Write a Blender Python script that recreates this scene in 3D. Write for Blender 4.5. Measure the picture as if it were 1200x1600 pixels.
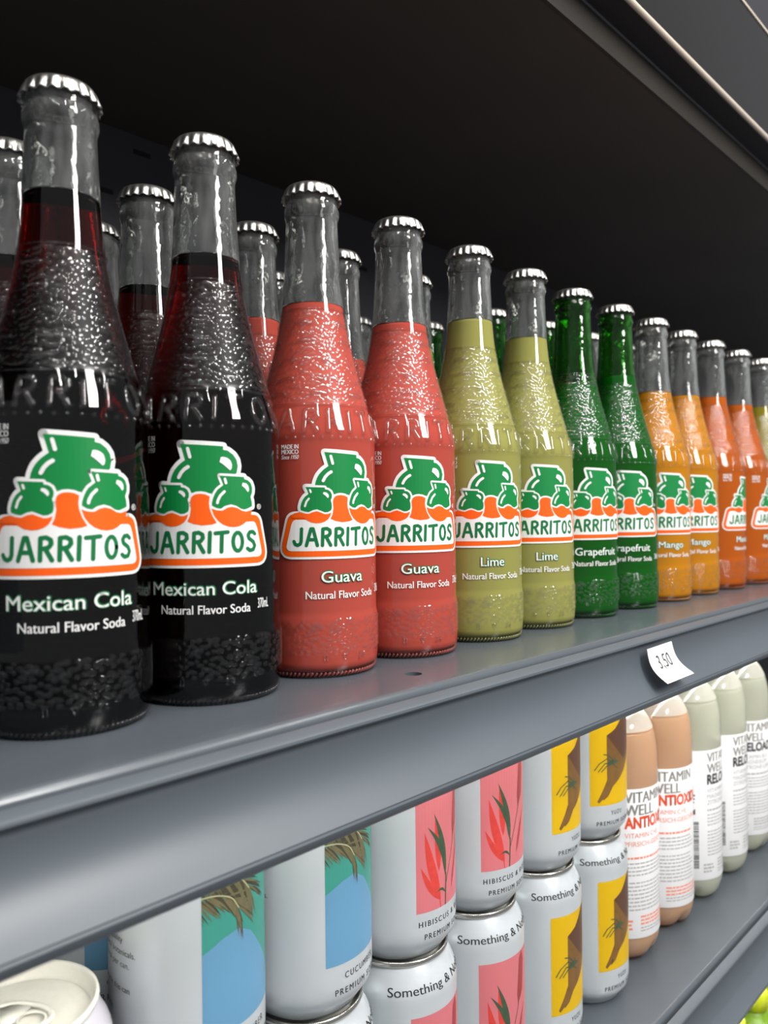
import bpy, bmesh, math, random
import numpy as np
from mathutils import Matrix, Vector

random.seed(7); np.random.seed(7)
PI = math.pi
sc = bpy.context.scene
COL = sc.collection
for _o in list(bpy.data.objects): bpy.data.objects.remove(_o)

# ------------------------------------------------------------------ camera
CAM = Vector((0.0, -0.2967, 0.0779))
F_PX, YAW, PITCH, ROLL = 1212.6, 0.8047, -0.0011, -0.0111
fw = Vector((math.sin(YAW)*math.cos(PITCH), math.cos(YAW)*math.cos(PITCH), math.sin(PITCH)))
rt = Vector((math.cos(YAW), -math.sin(YAW), 0)); up = rt.cross(fw)
r2 = rt*math.cos(ROLL) + up*math.sin(ROLL); u2 = up*math.cos(ROLL) - rt*math.sin(ROLL)
cd = bpy.data.cameras.new('camera'); cam = bpy.data.objects.new('camera', cd); COL.objects.link(cam)
cam.matrix_world = Matrix(((r2.x, u2.x, -fw.x, CAM.x), (r2.y, u2.y, -fw.y, CAM.y), (r2.z, u2.z, -fw.z, CAM.z), (0, 0, 0, 1)))
cd.sensor_fit = 'VERTICAL'; cd.sensor_height = 36.0; cd.lens = F_PX/1600*36.0
cd.clip_start = 0.01; cd.clip_end = 50
cd.dof.use_dof = True; cd.dof.focus_distance = 0.40; cd.dof.aperture_fstop = 11.0
sc.camera = cam

# ------------------------------------------------------------------ light
w = bpy.data.worlds.new('world'); sc.world = w; w.use_nodes = True
bg = w.node_tree.nodes['Background']; bg.inputs[0].default_value = (0.95, 0.97, 1.0, 1); bg.inputs[1].default_value = 0.27
def area(name, loc, target, sx, sy, power, col=(1, 0.98, 0.95)):
    l = bpy.data.lights.new(name, 'AREA'); l.shape = 'RECTANGLE'; l.size = sx; l.size_y = sy; l.energy = power; l.color = col
    o = bpy.data.objects.new(name, l); COL.objects.link(o); o.location = loc
    o.rotation_euler = (Vector(target)-Vector(loc)).to_track_quat('-Z', 'Y').to_euler()
    return o
area('aisle_light', (0.47, -1.05, 0.80), (0.40, 0.0, 0.12), 0.26, 0.54, 16.0)
for _x in (-1.0, 0.0, 1.0, 2.0):            # ceiling tubes over the aisle
    for _y in (-0.65, -1.7):
        area('ceiling_tube', (_x, _y, 2.2), (_x, _y, 0), 0.03, 1.1, 15.0)

sc.view_settings.view_transform = 'Standard'; sc.view_settings.look = 'None'
sc.view_settings.gamma = 1.0; sc.view_settings.use_curve_mapping = False
sc.view_settings.exposure = 0.0
cy = sc.cycles
cy.max_bounces = 12; cy.transparent_max_bounces = 24; cy.transmission_bounces = 10; cy.glossy_bounces = 5; cy.diffuse_bounces = 3
cy.caustics_refractive = False; cy.caustics_reflective = False; cy.sample_clamp_indirect = 6.0
cy.use_denoising = True

# ------------------------------------------------------------------ materials
def lin(r, g, b):
    f = lambda c: (c/255/12.92 if c/255 <= 0.04045 else ((c/255+0.055)/1.055)**2.4)
    return (f(r), f(g), f(b), 1)
def new_mat(name):
    m = bpy.data.materials.new(name); m.use_nodes = True
    nt = m.node_tree; nt.nodes.clear()
    out = nt.nodes.new('ShaderNodeOutputMaterial')
    return m, nt, out
def prin(name, col, rough=0.5, metal=0.0, spec=0.5, noise=None, bump=None, **kw):
    """principled, with optional procedural colour mottle (scale, amount) and bump (scale, strength, distance)"""
    m, nt, out = new_mat(name)
    p = nt.nodes.new('ShaderNodeBsdfPrincipled'); nt.links.new(p.outputs[0], out.inputs[0])
    p.inputs['Base Color'].default_value = col; p.inputs['Roughness'].default_value = rough
    p.inputs['Metallic'].default_value = metal; p.inputs['Specular IOR Level'].default_value = spec
    for k, v in kw.items(): p.inputs[k].default_value = v
    if noise or bump: tc = nt.nodes.new('ShaderNodeTexCoord')
    if noise:
        n = nt.nodes.new('ShaderNodeTexNoise'); n.inputs['Scale'].default_value = noise[0]; n.inputs['Detail'].default_value = 4
        nt.links.new(tc.outputs['Object'], n.inputs['Vector'])
        mx = nt.nodes.new('ShaderNodeMix'); mx.data_type = 'RGBA'
        a = noise[1]; mx.inputs[6].default_value = tuple(c*(1-a) for c in col[:3])+(1,); mx.inputs[7].default_value = tuple(min(1, c*(1+a)) for c in col[:3])+(1,)
        nt.links.new(n.outputs[0], mx.inputs[0]); nt.links.new(mx.outputs[2], p.inputs['Base Color'])
    if bump:
        n = nt.nodes.new('ShaderNodeTexNoise'); n.inputs['Scale'].default_value = bump[0]; n.inputs['Detail'].default_value = 2
        nt.links.new(tc.outputs['Object'], n.inputs['Vector'])
        b = nt.nodes.new('ShaderNodeBump'); b.inputs['Strength'].default_value = bump[1]; b.inputs['Distance'].default_value = bump[2]
        nt.links.new(n.outputs[0], b.inputs['Height']); nt.links.new(b.outputs[0], p.inputs['Normal'])
    return m
def liquid_mat(name, col, trans=0.35):
    m, nt, out = new_mat(name)
    d = nt.nodes.new('ShaderNodeBsdfDiffuse'); t = nt.nodes.new('ShaderNodeBsdfTranslucent')
    d.inputs[0].default_value = col; t.inputs[0].default_value = col
    mx = nt.nodes.new('ShaderNodeMixShader'); mx.inputs[0].default_value = trans
    nt.links.new(d.outputs[0], mx.inputs[1]); nt.links.new(t.outputs[0], mx.inputs[2]); nt.links.new(mx.outputs[0], out.inputs[0])
    return m
def clear_liquid_mat(name, col, clear=0.4, gloss=0.0):
    m = liquid_mat(name, col, 0.3); nt = m.node_tree
    out = [n for n in nt.nodes if n.type == 'OUTPUT_MATERIAL'][0]; src = out.inputs[0].links[0].from_socket
    tr = nt.nodes.new('ShaderNodeBsdfTransparent'); tr.inputs[0].default_value = tuple(min(1, c**0.5) for c in col[:3])+(1,)
    mx = nt.nodes.new('ShaderNodeMixShader'); mx.inputs[0].default_value = clear
    nt.links.new(src, mx.inputs[1]); nt.links.new(tr.outputs[0], mx.inputs[2]); nt.links.new(mx.outputs[0], out.inputs[0])
    if gloss:
        g = nt.nodes.new('ShaderNodeBsdfGlossy'); g.inputs['Roughness'].default_value = .05; m2 = nt.nodes.new('ShaderNodeMixShader'); m2.inputs[0].default_value = gloss
        nt.links.new(mx.outputs[0], m2.inputs[1]); nt.links.new(g.outputs[0], m2.inputs[2]); nt.links.new(m2.outputs[0], out.inputs[0])
    return m
def thin_glass(name, tint, ior=1.5, rough=0.03, stipple=False):
    """a wall of glass in contact with the drink: transmits straight through, reflects by Fresnel"""
    m, nt, out = new_mat(name)
    t = nt.nodes.new('ShaderNodeBsdfTransparent'); t.inputs[0].default_value = tint
    g = nt.nodes.new('ShaderNodeBsdfGlossy'); g.inputs['Roughness'].default_value = rough
    fr = nt.nodes.new('ShaderNodeLayerWeight'); fr.inputs[0].default_value = .5      # Schlick's law, the same from both sides
    pw = nt.nodes.new('ShaderNodeMath'); pw.operation = 'POWER'; pw.inputs[1].default_value = 5; nt.links.new(fr.outputs['Facing'], pw.inputs[0])
    f0 = ((ior-1)/(ior+1))**2; ma = nt.nodes.new('ShaderNodeMath'); ma.operation = 'MULTIPLY_ADD'; ma.inputs[1].default_value = 1-f0; ma.inputs[2].default_value = f0; nt.links.new(pw.outputs[0], ma.inputs[0])
    mx = nt.nodes.new('ShaderNodeMixShader')
    nt.links.new(ma.outputs[0], mx.inputs[0]); nt.links.new(t.outputs[0], mx.inputs[1]); nt.links.new(g.outputs[0], mx.inputs[2])
    nt.links.new(mx.outputs[0], out.inputs[0])
    if stipple:
        tc = nt.nodes.new('ShaderNodeTexCoord')
        sp = nt.nodes.new('ShaderNodeSeparateXYZ'); nt.links.new(tc.outputs['Object'], sp.inputs[0])
        tot = None      # where the wall is stippled, the ground between the beads is matt
        for a, b_, c, d_ in ((.1285, .131, .1740, .1758), (.0105, .0125, .0262, .0280)):
            r = nt.nodes.new('ShaderNodeMapRange'); r.inputs[1].default_value = a; r.inputs[2].default_value = b_
            q = nt.nodes.new('ShaderNodeMapRange'); q.inputs[1].default_value = c; q.inputs[2].default_value = d_; q.inputs[3].default_value = 1; q.inputs[4].default_value = 0
            k = nt.nodes.new('ShaderNodeMath'); k.operation = 'MULTIPLY'
            for e in (r, q): nt.links.new(sp.outputs[2], e.inputs[0])
            nt.links.new(r.outputs[0], k.inputs[0]); nt.links.new(q.outputs[0], k.inputs[1])
            if tot is None: tot = k
            else:
                ad = nt.nodes.new('ShaderNodeMath'); ad.operation = 'ADD'; nt.links.new(tot.outputs[0], ad.inputs[0]); nt.links.new(k.outputs[0], ad.inputs[1]); tot = ad
        rg = nt.nodes.new('ShaderNodeMath'); rg.operation = 'MULTIPLY_ADD'; rg.inputs[1].default_value = .42; rg.inputs[2].default_value = rough
        nt.links.new(tot.outputs[0], rg.inputs[0]); nt.links.new(rg.outputs[0], g.inputs['Roughness'])
        wk = nt.nodes.new('ShaderNodeMath'); wk.operation = 'MULTIPLY_ADD'; wk.inputs[1].default_value = -.7; wk.inputs[2].default_value = 1; nt.links.new(tot.outputs[0], wk.inputs[0])
        wm = nt.nodes.new('ShaderNodeMath'); wm.operation = 'MULTIPLY'; nt.links.new(wk.outputs[0], wm.inputs[0]); nt.links.new(ma.outputs[0], wm.inputs[1]); nt.links.new(wm.outputs[0], mx.inputs[0])
        # gentle waviness of moulded glass everywhere
        n2 = nt.nodes.new('ShaderNodeTexNoise'); n2.inputs['Scale'].default_value = 90; n2.inputs['Detail'].default_value = 1; nt.links.new(tc.outputs['Object'], n2.inputs['Vector'])
        b2 = nt.nodes.new('ShaderNodeBump'); b2.inputs['Strength'].default_value = .4; b2.inputs['Distance'].default_value = .0004
        nt.links.new(n2.outputs[0], b2.inputs['Height'])
        nt.links.new(b2.outputs[0], g.inputs['Normal']); nt.links.new(b2.outputs[0], fr.inputs['Normal'])
    return m
def glass_mat(name, col, rough=0.0, bump=True):
    return prin(name, col, rough, 0, .5, bump=(120, .7, .0008) if bump else None, **{'Transmission Weight': 1.0, 'IOR': 1.48})
def absorbing_mat(name, col, dens):
    m, nt, out = new_mat(name)
    r = nt.nodes.new('ShaderNodeBsdfRefraction'); r.inputs['IOR'].default_value = 1.33; r.inputs['Roughness'].default_value = 0; r.inputs[0].default_value = (1, 1, 1, 1)
    v = nt.nodes.new('ShaderNodeVolumeAbsorption'); v.inputs[0].default_value = col; v.inputs[1].default_value = dens
    nt.links.new(r.outputs[0], out.inputs[0]); nt.links.new(v.outputs[0], out.inputs[1]); return m
def painted_sheen_glass(name, col, sheen):  # pale streaks painted into the glass stand in for lights reflected inside it
    m = glass_mat(name, col); nt = m.node_tree; out = [n for n in nt.nodes if n.type == 'OUTPUT_MATERIAL'][0]; src = out.inputs[0].links[0].from_socket
    t = nt.nodes.new('ShaderNodeBsdfTranslucent'); d = nt.nodes.new('ShaderNodeBsdfDiffuse'); mx0 = nt.nodes.new('ShaderNodeMixShader'); mx = nt.nodes.new('ShaderNodeMixShader'); mx.inputs[0].default_value = sheen
    for q in (t, d): q.inputs[0].default_value = col
    tc = nt.nodes.new('ShaderNodeTexCoord'); n = nt.nodes.new('ShaderNodeTexNoise'); n.inputs['Scale'].default_value = 150; n.inputs['Detail'].default_value = 3; mp = nt.nodes.new('ShaderNodeMapping'); mp.inputs['Scale'].default_value = (1, 1, .25); nt.links.new(tc.outputs['Object'], mp.inputs[0]); nt.links.new(mp.outputs[0], n.inputs['Vector'])
    r = nt.nodes.new('ShaderNodeMapRange'); r.inputs[1].default_value = .35; r.inputs[2].default_value = .75; r.inputs[3].default_value = sheen*.3; r.inputs[4].default_value = sheen*2.6
    nt.links.new(n.outputs[0], r.inputs[0]); nt.links.new(r.outputs[0], mx.inputs[0])
    nt.links.new(t.outputs[0], mx0.inputs[1]); nt.links.new(d.outputs[0], mx0.inputs[2])
    nt.links.new(src, mx.inputs[1]); nt.links.new(mx0.outputs[0], mx.inputs[2]); nt.links.new(mx.outputs[0], out.inputs[0]); return m
def emit(name, col, s):
    m, nt, out = new_mat(name); e = nt.nodes.new('ShaderNodeEmission'); e.inputs[0].default_value = col; e.inputs[1].default_value = s
    nt.links.new(e.outputs[0], out.inputs[0]); return m

M = {
 'shelf': prin('grey_powder_coat', lin(80, 86, 92), .24, 0, .5, noise=(9, .06), bump=(2600, .10, .00012)),
 'rail': prin('grey_rail_coat', lin(80, 87, 94), .42, 0, .55, noise=(14, .07), bump=(2600, .10, .00012)),
 'black': prin('black_panel', lin(82, 76, 71), .5, 0, .4, noise=(6, .25)),
 'backpanel': prin('black_back_panel', lin(70, 70, 75), .5, 0, .35, noise=(5, .15)),
 'lip': prin('dark_lip', lin(52, 48, 44), .5, 0, .4, noise=(5, .15)),
 'navy': prin('dark_recess', lin(34, 34, 40), .5, 0, .4),
 'chrome': prin('satin_trim', lin(226, 212, 194), .38, .35),
 'header': prin('black_gloss_header', lin(20, 19, 20), .14, 0, .5, noise=(5, .2)),
 'hole': prin('hole_dark', lin(14, 14, 15), .8),
 'cap': prin('crown_tin', lin(178, 176, 173), .28, .9, .5, noise=(400, .10)),
 'cap_print': prin('cap_print_red', lin(150, 62, 48), .4, .2),
 'liner': prin('cap_liner', lin(150, 145, 135), .5),
 'neck_clear': painted_sheen_glass('clear_neck_glass', (.93, .95, .93, 1), .085),
 'neck_green': painted_sheen_glass('green_neck_glass', (.10, .52, .06, 1), .05),
 'body_clear': thin_glass('clear_body_glass', (.98, .98, .98, 1), 1.65, .02, stipple=True),
 'body_green': thin_glass('green_body_glass', (.62, .95, .55, 1), 1.65, .02, stipple=True),
 'cola': absorbing_mat('cola_liquid', (.85, .29, .035, 1), 320),
 'guava': liquid_mat('guava_liquid', lin(190, 79, 65), 0.12),
 'lime': liquid_mat('lime_liquid', lin(158, 156, 83), 0.12),
 'grapefruit': liquid_mat('grapefruit_liquid', lin(14, 88, 20), 0.12),
 'mango': liquid_mat('mango_liquid', lin(200, 130, 12), 0.12),
 'mandarin': liquid_mat('mandarin_liquid', lin(188, 90, 10), 0.12),
 'pineapple': liquid_mat('pineapple_liquid', lin(140, 128, 22), 0.12),
 'white': prin('label_white', lin(240, 239, 237), .35),
 'green': prin('label_green', lin(8, 128, 62), .35),
 'orange': prin('label_orange', lin(253, 96, 12), .35),
 'dgreen': prin('lettering_green', lin(10, 112, 62), .35),
 'paper': prin('paper_tag', lin(245, 245, 243), .6),
 'ink': prin('ink_dark', lin(60, 60, 64), .6),
 'can': prin('can_white', lin(202, 208, 212), .28, .25, .5, noise=(40, .03)),
 'alu': prin('aluminium', lin(196, 193, 186), .22, .95, .5),
 'lid': prin('can_lid_metal', lin(244, 242, 230), .32, .0, .5, noise=(300, .06)),
 'can_ink': prin('can_lettering_black', lin(35, 36, 40), .5),
 'teal': prin('panel_teal', lin(62, 146, 132), .4), 'blue': prin('panel_blue', lin(100, 150, 184), .4),
 'palm': prin('palm_leaf_print', lin(66, 62, 46), .5, noise=(500, .35)), 'palm_olive': prin('palm_leaflet_print', lin(106, 100, 72), .5, noise=(400, .3)), 'palm_light': prin('palm_rib_print', lin(178, 176, 138), .5),
 'pink': prin('panel_pink', lin(206, 114, 120), .4), 'redleaf': prin('red_leaf_print', lin(208, 66, 58), .4, noise=(300, .2)),
 'darkred': prin('dark_red_leaf_print', lin(160, 62, 66), .4), 'greenleaf': prin('green_leaf_print', lin(64, 84, 62), .4, noise=(300, .3)),
 'yellow': prin('panel_yellow', lin(216, 174, 6), .4), 'brown': prin('brown_fruit_print', lin(122, 88, 44), .4, noise=(160, .3)), 'dbrown': prin('dark_brown_print', lin(92, 62, 46), .4),
 'lilac': prin('can_lilac_white', lin(226, 222, 232), .3, .2), 'wave': prin('wave_print_grey', lin(150, 145, 142), .4),
 'pet': thin_glass('clear_plastic', (.97, .97, .96, 1), 1.5, .06),
 'pet_dome': clear_liquid_mat('painted_lit_plastic', lin(253, 252, 242), .40, .07),  # clear plastic whitened in its colour, standing in for refracted strip light
 'plabel': prin('plastic_label_white', lin(240, 240, 241), .42),
 'pgrey': prin('letter_grey', lin(138, 136, 130), .5), 'pblack': prin('letter_black', lin(58, 58, 58), .5), 'pred': prin('letter_red', lin(243, 92, 48), .5),
 'psoft': prin('small_print_grey', lin(172, 170, 168), .5), 'psoftred': prin('small_print_red', lin(240, 140, 112), .5),
 'peach': clear_liquid_mat('peach_drink', lin(252, 206, 168), .30), 'pale': clear_liquid_mat('pale_green_drink', lin(250, 252, 234), .40),
 'berry': clear_liquid_mat('berry_drink', lin(170, 70, 66), .1),
 'pcap': prin('bottle_cap_white', lin(232, 230, 218), .4),
 'ygreen': prin('yellow_green_plastic', lin(214, 226, 40), .35), 'ldgreen': prin('leaf_green_plastic', lin(120, 160, 30), .4),
 'led': emit('led_strip_glow', (1, .97, .9, 1), 24.0),
}

# ------------------------------------------------------------------ mesh helpers
def link(o, parent=None):
    COL.objects.link(o)
    if parent is not None: o.parent = parent
    return o
def obj(name, me, parent=None, loc=(0, 0, 0)):
    o = bpy.data.objects.new(name, me); o.location = loc; return link(o, parent)
def thing(name, label, cat, loc=(0, 0, 0), rz=0, group=None):
    o = bpy.data.objects.new(name, None); COL.objects.link(o); o.empty_display_size = .01
    o.location = loc; o.rotation_euler = (0, 0, rz); tag(o, label, cat, group); return o
def tag(o, label, cat, group=None):
    o['label'] = label; o['category'] = cat
    if group: o['group'] = group
def mesh(name, V, Fc, mats, smooth=True, mi=None):
    me = bpy.data.meshes.new(name); me.from_pydata([tuple(v) for v in V], [], [tuple(f) for f in Fc])
    for m in (mats if isinstance(mats, (list, tuple)) else [mats]): me.materials.append(m)
    if mi is not None: me.polygons.foreach_set('material_index', mi)
    if smooth: me.polygons.foreach_set('use_smooth', [True]*len(me.polygons))
    me.update(); return me
def lathe(name, prof, n, mats, mod=None, mfun=None, cap0=False, cap1=False, smooth=True):
    """prof: list of (r,z) in metres; mod(r,z,theta)->(r,z)"""
    V = []; Fc = []; mi = []
    th = np.linspace(0, 2*PI, n, endpoint=False)
    for (r, z) in prof:
        for t in th:
            a, b = (r, z) if mod is None else mod(r, z, t)
            V.append((a*math.cos(t), a*math.sin(t), b))
    for i in range(len(prof)-1):
        k = mfun(i) if mfun else 0
        for j in range(n):
            j2 = (j+1) % n
            Fc.append((i*n+j, i*n+j2, (i+1)*n+j2, (i+1)*n+j)); mi.append(k)
    if cap0: Fc.append(tuple(range(n-1, -1, -1))); mi.append(mfun(0) if mfun else 0)
    if cap1:
        b = (len(prof)-1)*n; Fc.append(tuple(range(b, b+n))); mi.append(mfun(len(prof)-2) if mfun else 0)
    return mesh(name, V, Fc, mats, smooth, mi)
def spline(pts, step):
    """dense Catmull-Rom resampling of (r,z) points"""
    P = [np.array(p, float) for p in pts]; out = []
    for i in range(len(P)-1):
        p0, p1, p2, p3 = P[max(i-1, 0)], P[i], P[i+1], P[min(i+2, len(P)-1)]
        k = max(1, int(np.linalg.norm(p2-p1)/step))
        def tj(a, b): return max(np.linalg.norm(b-a), 1e-9)**.5
        m1 = (p2-p0)/(tj(p0, p1)+tj(p1, p2))*tj(p1, p2) if i > 0 else p2-p1
        m2 = (p3-p1)/(tj(p1, p2)+tj(p2, p3))*tj(p1, p2) if i < len(P)-2 else p2-p1
        for s in range(k):
            t = s/k; out.append((2*t**3-3*t*t+1)*p1+(t**3-2*t*t+t)*m1+(-2*t**3+3*t*t)*p2+(t**3-t*t)*m2)
    out.append(P[-1]); return [tuple(p) for p in out]
class B2:
    """collects flat shapes in (u,v) millimetres, later wrapped round a body"""
    def __init__(s): s.V = []; s.F = []
    def poly(s, pts):
        b = len(s.V); s.V += [tuple(p) for p in pts]; s.F.append(tuple(range(b, b+len(pts))))
    def disc(s, c, r, n=14, ry=None): s.poly([(c[0]+r*math.cos(2*PI*i/n), c[1]+(ry or r)*math.sin(2*PI*i/n)) for i in range(n)])
    def stroke(s, pts, w, closed=False, nd=12):
        P = list(pts)+([pts[0]] if closed else [])
        for a, b in zip(P[:-1], P[1:]):
            dx, dy = b[0]-a[0], b[1]-a[1]; L = math.hypot(dx, dy)
            if L < 1e-6: continue
            nx, ny = -dy/L*w/2, dx/L*w/2
            s.poly([(a[0]-nx, a[1]-ny), (b[0]-nx, b[1]-ny), (b[0]+nx, b[1]+ny), (a[0]+nx, a[1]+ny)])
        for p in P: s.disc(p, w/2, nd)
    def rect(s, x0, y0, x1, y1): s.poly([(x0, y0), (x1, y0), (x1, y1), (x0, y1)])
    def text(s, txt, width=None, h=3.0, x=0.0, y=0.0, bold=0.0, align='C', spacing=1.0, shear=0.0):
        V, Fc, w0, hc = text_data(txt, bold, spacing, shear)
        sy = h/hc; sx = sy if width is None else width/w0
        ox = x-w0*sx/2 if align == 'C' else x
        b = len(s.V); s.V += [(ox+p[0]*sx, y+p[1]*sy) for p in V]; s.F += [tuple(i+b for i in f) for f in Fc]
_tc = {}
def text_data(txt, bold, spacing, shear):
    k = (txt, bold, spacing, shear)
    if k in _tc: return _tc[k]
    def conv(t):
        c = bpy.data.curves.new('t', 'FONT'); c.body = t; c.size = 1; c.space_character = spacing; c.shear = shear; c.resolution_u = 4
        o = bpy.data.objects.new('t', c); COL.objects.link(o)
        dg = bpy.context.evaluated_depsgraph_get(); me = o.evaluated_get(dg).to_mesh()
        V = [(v.co.x, v.co.y) for v in me.vertices]; Fc = [tuple(p.vertices) for p in me.polygons]
        bpy.data.objects.remove(o); bpy.data.curves.remove(c); return V, Fc
    V, Fc = conv(txt)
    if bold:
        sh = [(bold, 0), (-bold, 0)] if bold < .035 else [(bold*math.cos(a), bold*math.sin(a)) for a in np.linspace(0, 2*PI, 8, endpoint=False)]
        V0, F0 = V, Fc; V = []; Fc = []
        for dx, dy in sh:
            b = len(V); V += [(p[0]+dx, p[1]+dy) for p in V0]; Fc += [tuple(i+b for i in f) for f in F0]
    hV, _ = conv('H'); hc = max(v[1] for v in hV)
    x0 = min(v[0] for v in V); x1 = max(v[0] for v in V)
    V = [(v[0]-x0, v[1]) for v in V]
    _tc[k] = (V, Fc, x1-x0, hc); return _tc[k]
def wrap(name, b2, mat, rfun, z0=0.0, step=2.0, ustep_r=None, vstep=None, umin=None, umax=None, vmin=None, vmax=None, lift=0.0, flat=False):
    """bend the (u,v) shapes round the body; rfun(z)->radius (m); u is arc length at radius ustep_r"""
    bm = bmesh.new()
    vs = [bm.verts.new((p[0], p[1], 0)) for p in b2.V]
    for f in b2.F:
        try: bm.faces.new([vs[i] for i in f])
        except ValueError: pass
    bmesh.ops.triangulate(bm, faces=[f for f in bm.faces if len(f.verts) > 4])
    def cut(axis, val, clear_in=False, clear_out=False):
        no = (1, 0, 0) if axis == 0 else (0, 1, 0); co = (val, 0, 0) if axis == 0 else (0, val, 0)
        bmesh.ops.bisect_plane(bm, geom=bm.verts[:]+bm.edges[:]+bm.faces[:], plane_co=co, plane_no=no, dist=1e-5, clear_inner=clear_in, clear_outer=clear_out)
    if umin is not None: cut(0, umin, clear_in=True)
    if umax is not None: cut(0, umax, clear_out=True)
    if vmin is not None: cut(1, vmin, clear_in=True)
    if vmax is not None: cut(1, vmax, clear_out=True)
    if bm.verts:
        us = [v.co.x for v in bm.verts]; k = math.ceil(min(us)/step)
        while k*step < max(us): cut(0, k*step); k += 1
        if vstep:
            q = [v.co.y for v in bm.verts]; k = math.ceil(min(q)/vstep)
            while k*vstep < max(q): cut(1, k*vstep); k += 1
    if not flat:
        for v in bm.verts:
            z = z0+v.co.y*.001; r = rfun(z)+lift; a = v.co.x*.001/(ustep_r or r)
            v.co = (r*math.sin(a), -r*math.cos(a), z)
    me = bpy.data.meshes.new(name); bm.to_mesh(me); bm.free(); me.materials.append(mat)
    return me
def tube_into(V, Fc, pts, r, n=6, closed=False, squash=None):
    """round bar along 3D points"""
    P = [Vector(p) for p in pts]; base = len(V); m = len(P)
    for i, p in enumerate(P):
        t = ((P[(i+1) % m]-P[i-1]) if closed else (P[min(i+1, m-1)]-P[max(i-1, 0)])).normalized()
        ref = Vector((p.x, p.y, 0)).normalized()
        s = t.cross(ref).normalized(); q = s.cross(t)
        for j in range(n):
            a = 2*PI*j/n; V.append(p+s*(r*math.cos(a))+q*((squash or r)*math.sin(a)))
    for i in range(m if closed else m-1):
        for j in range(n):
            i2 = (i+1) % m
            Fc.append((base+i*n+j, base+i*n+(j+1) % n, base+i2*n+(j+1) % n, base+i2*n+j))
    if not closed:
        Fc.append(tuple(base+j for j in range(n-1, -1, -1))); Fc.append(tuple(base+(m-1)*n+j for j in range(n)))
def extrude_x(name, prof, x0, x1, mat, closed=True, smooth=False, nx=1):
    """profile of (y,z) extruded along x"""
    V = []; Fc = []; n = len(prof)
    for i in range(nx+1):
        x = x0+(x1-x0)*i/nx; V += [(x, p[0], p[1]) for p in prof]
    for i in range(nx):
        for j in range(n if closed else n-1):
            j2 = (j+1) % n; Fc.append((i*n+j, (i+1)*n+j, (i+1)*n+j2, i*n+j2))
    if closed: Fc.append(tuple(range(n))); Fc.append(tuple(range(nx*n+n-1, nx*n-1, -1)))
    me = mesh(name, V, Fc, mat, smooth)
    bm = bmesh.new(); bm.from_mesh(me); bmesh.ops.recalc_face_normals(bm, faces=bm.faces)
    if smooth:
        for e in bm.edges:
            if len(e.link_faces) == 2 and e.calc_face_angle(0) > .6: e.smooth = False
    bm.to_mesh(me); bm.free(); return me
def box(name, a, b, mat, bev=0.0):
    bm = bmesh.new(); bmesh.ops.create_cube(bm, size=1)
    for v in bm.verts: v.co = [a[i]+(b[i]-a[i])*(v.co[i]+.5) for i in range(3)]
    if bev: bmesh.ops.bevel(bm, geom=bm.edges[:], offset=bev, segments=2, affect='EDGES')
    me = bpy.data.meshes.new(name); bm.to_mesh(me); bm.free(); me.materials.append(mat); return me

# ------------------------------------------------------------------ setting: shelving
X0, X1, YB = -0.55, 2.3, 0.317
ZL, Z3 = -0.268, -0.575
CEIL = 0.403
wb = obj('wall_back', box('wall_back', (X0, YB, -.75), (X1, YB+.02, CEIL+.16), M['backpanel'])); wb['kind'] = 'structure'
for sx in (.306, .341, .306+.3, .341+.3, .306+.6, .341+.6):
    for sz in ((.3476, .3888) if True else ()):
        if (abs(sx % .3-.306 % .3) < .001) == (sz == .3476):
            obj('panel_slot', box('panel_slot', (sx-.008, YB-.0006, sz-.002), (sx+.008, YB+.002, sz+.002), M['hole']), wb)
def make_shelf(z, yn, label, hole=None):
    """plate with rolled nosing plus the concave price rail hung in front of it"""
    t = thing('display_shelf', label, 'shelf', (0, 0, z))
    d = yn+.0715
    arc = [(-.0680-.0034*math.sin(a), -.0034+.0034*math.cos(a)) for a in np.linspace(0, PI/2, 7)]
    prof = [(YB-.001, 0), (-.060, 0)]+arc+[(-.0714, -.022), (-.0695, -.024), (YB-.001, -.026)]
    prof = [(p[0]+d, p[1]) for p in prof]
    pl = extrude_x('shelf_plate', prof, X0, X1, M['shelf'], smooth=True)
    if hole:
        o = bpy.data.objects.new('tmp', pl); COL.objects.link(o)
        cm = lathe('tmpc', [(.0042, -.05), (.0042, .01)], 24, M['hole'], cap0=True, cap1=True, smooth=False)
        c = bpy.data.objects.new('tmpc', cm); COL.objects.link(c); c.location = hole
        md = o.modifiers.new('b', 'BOOLEAN'); md.operation = 'DIFFERENCE'; md.object = c; md.solver = 'EXACT'
        dg = bpy.context.evaluated_depsgraph_get(); pl2 = bpy.data.meshes.new_from_object(o.evaluated_get(dg)); pl2.name = 'shelf_plate'
        bpy.data.objects.remove(o); bpy.data.objects.remove(c); pl = pl2
    obj('shelf_plate', pl, t)
    # rail outer line, top strip -> recess -> concave face -> rolled lip -> back
    face = [(-.0772+(-.0125)*t**2.6, -.0092-.0268*t) for t in np.linspace(0, 1, 14)]
    lip = [(-.0896, -.0366), (-.0900, -.0374), (-.0898, -.0384), (-.0890, -.0398), (-.0880, -.0412), (-.0868, -.0420)]
    prof = [(-.0738, -.0026), (-.0790, -.0036), (-.0800, -.0044), (-.0802, -.0054), (-.0796, -.0062), (-.0772, -.0064), (-.0768, -.0076)]+face+lip+[(-.0855, -.0412), (-.0765, -.0150), (-.0733, -.0060)]
    prof = [(p[0]+d, p[1]) for p in prof]
    obj('price_rail', extrude_x('price_rail', prof, X0, X1, M['rail'], smooth=True), t)
    # light strip tucked behind the rail under the plate
    obj('light_strip', extrude_x('light_strip', [(-.068+d, -.0262), (-.060+d, -.0262), (-.060+d, -.0300), (-.068+d, -.0300)], X0, X1, M['led']), t)
    return t
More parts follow.
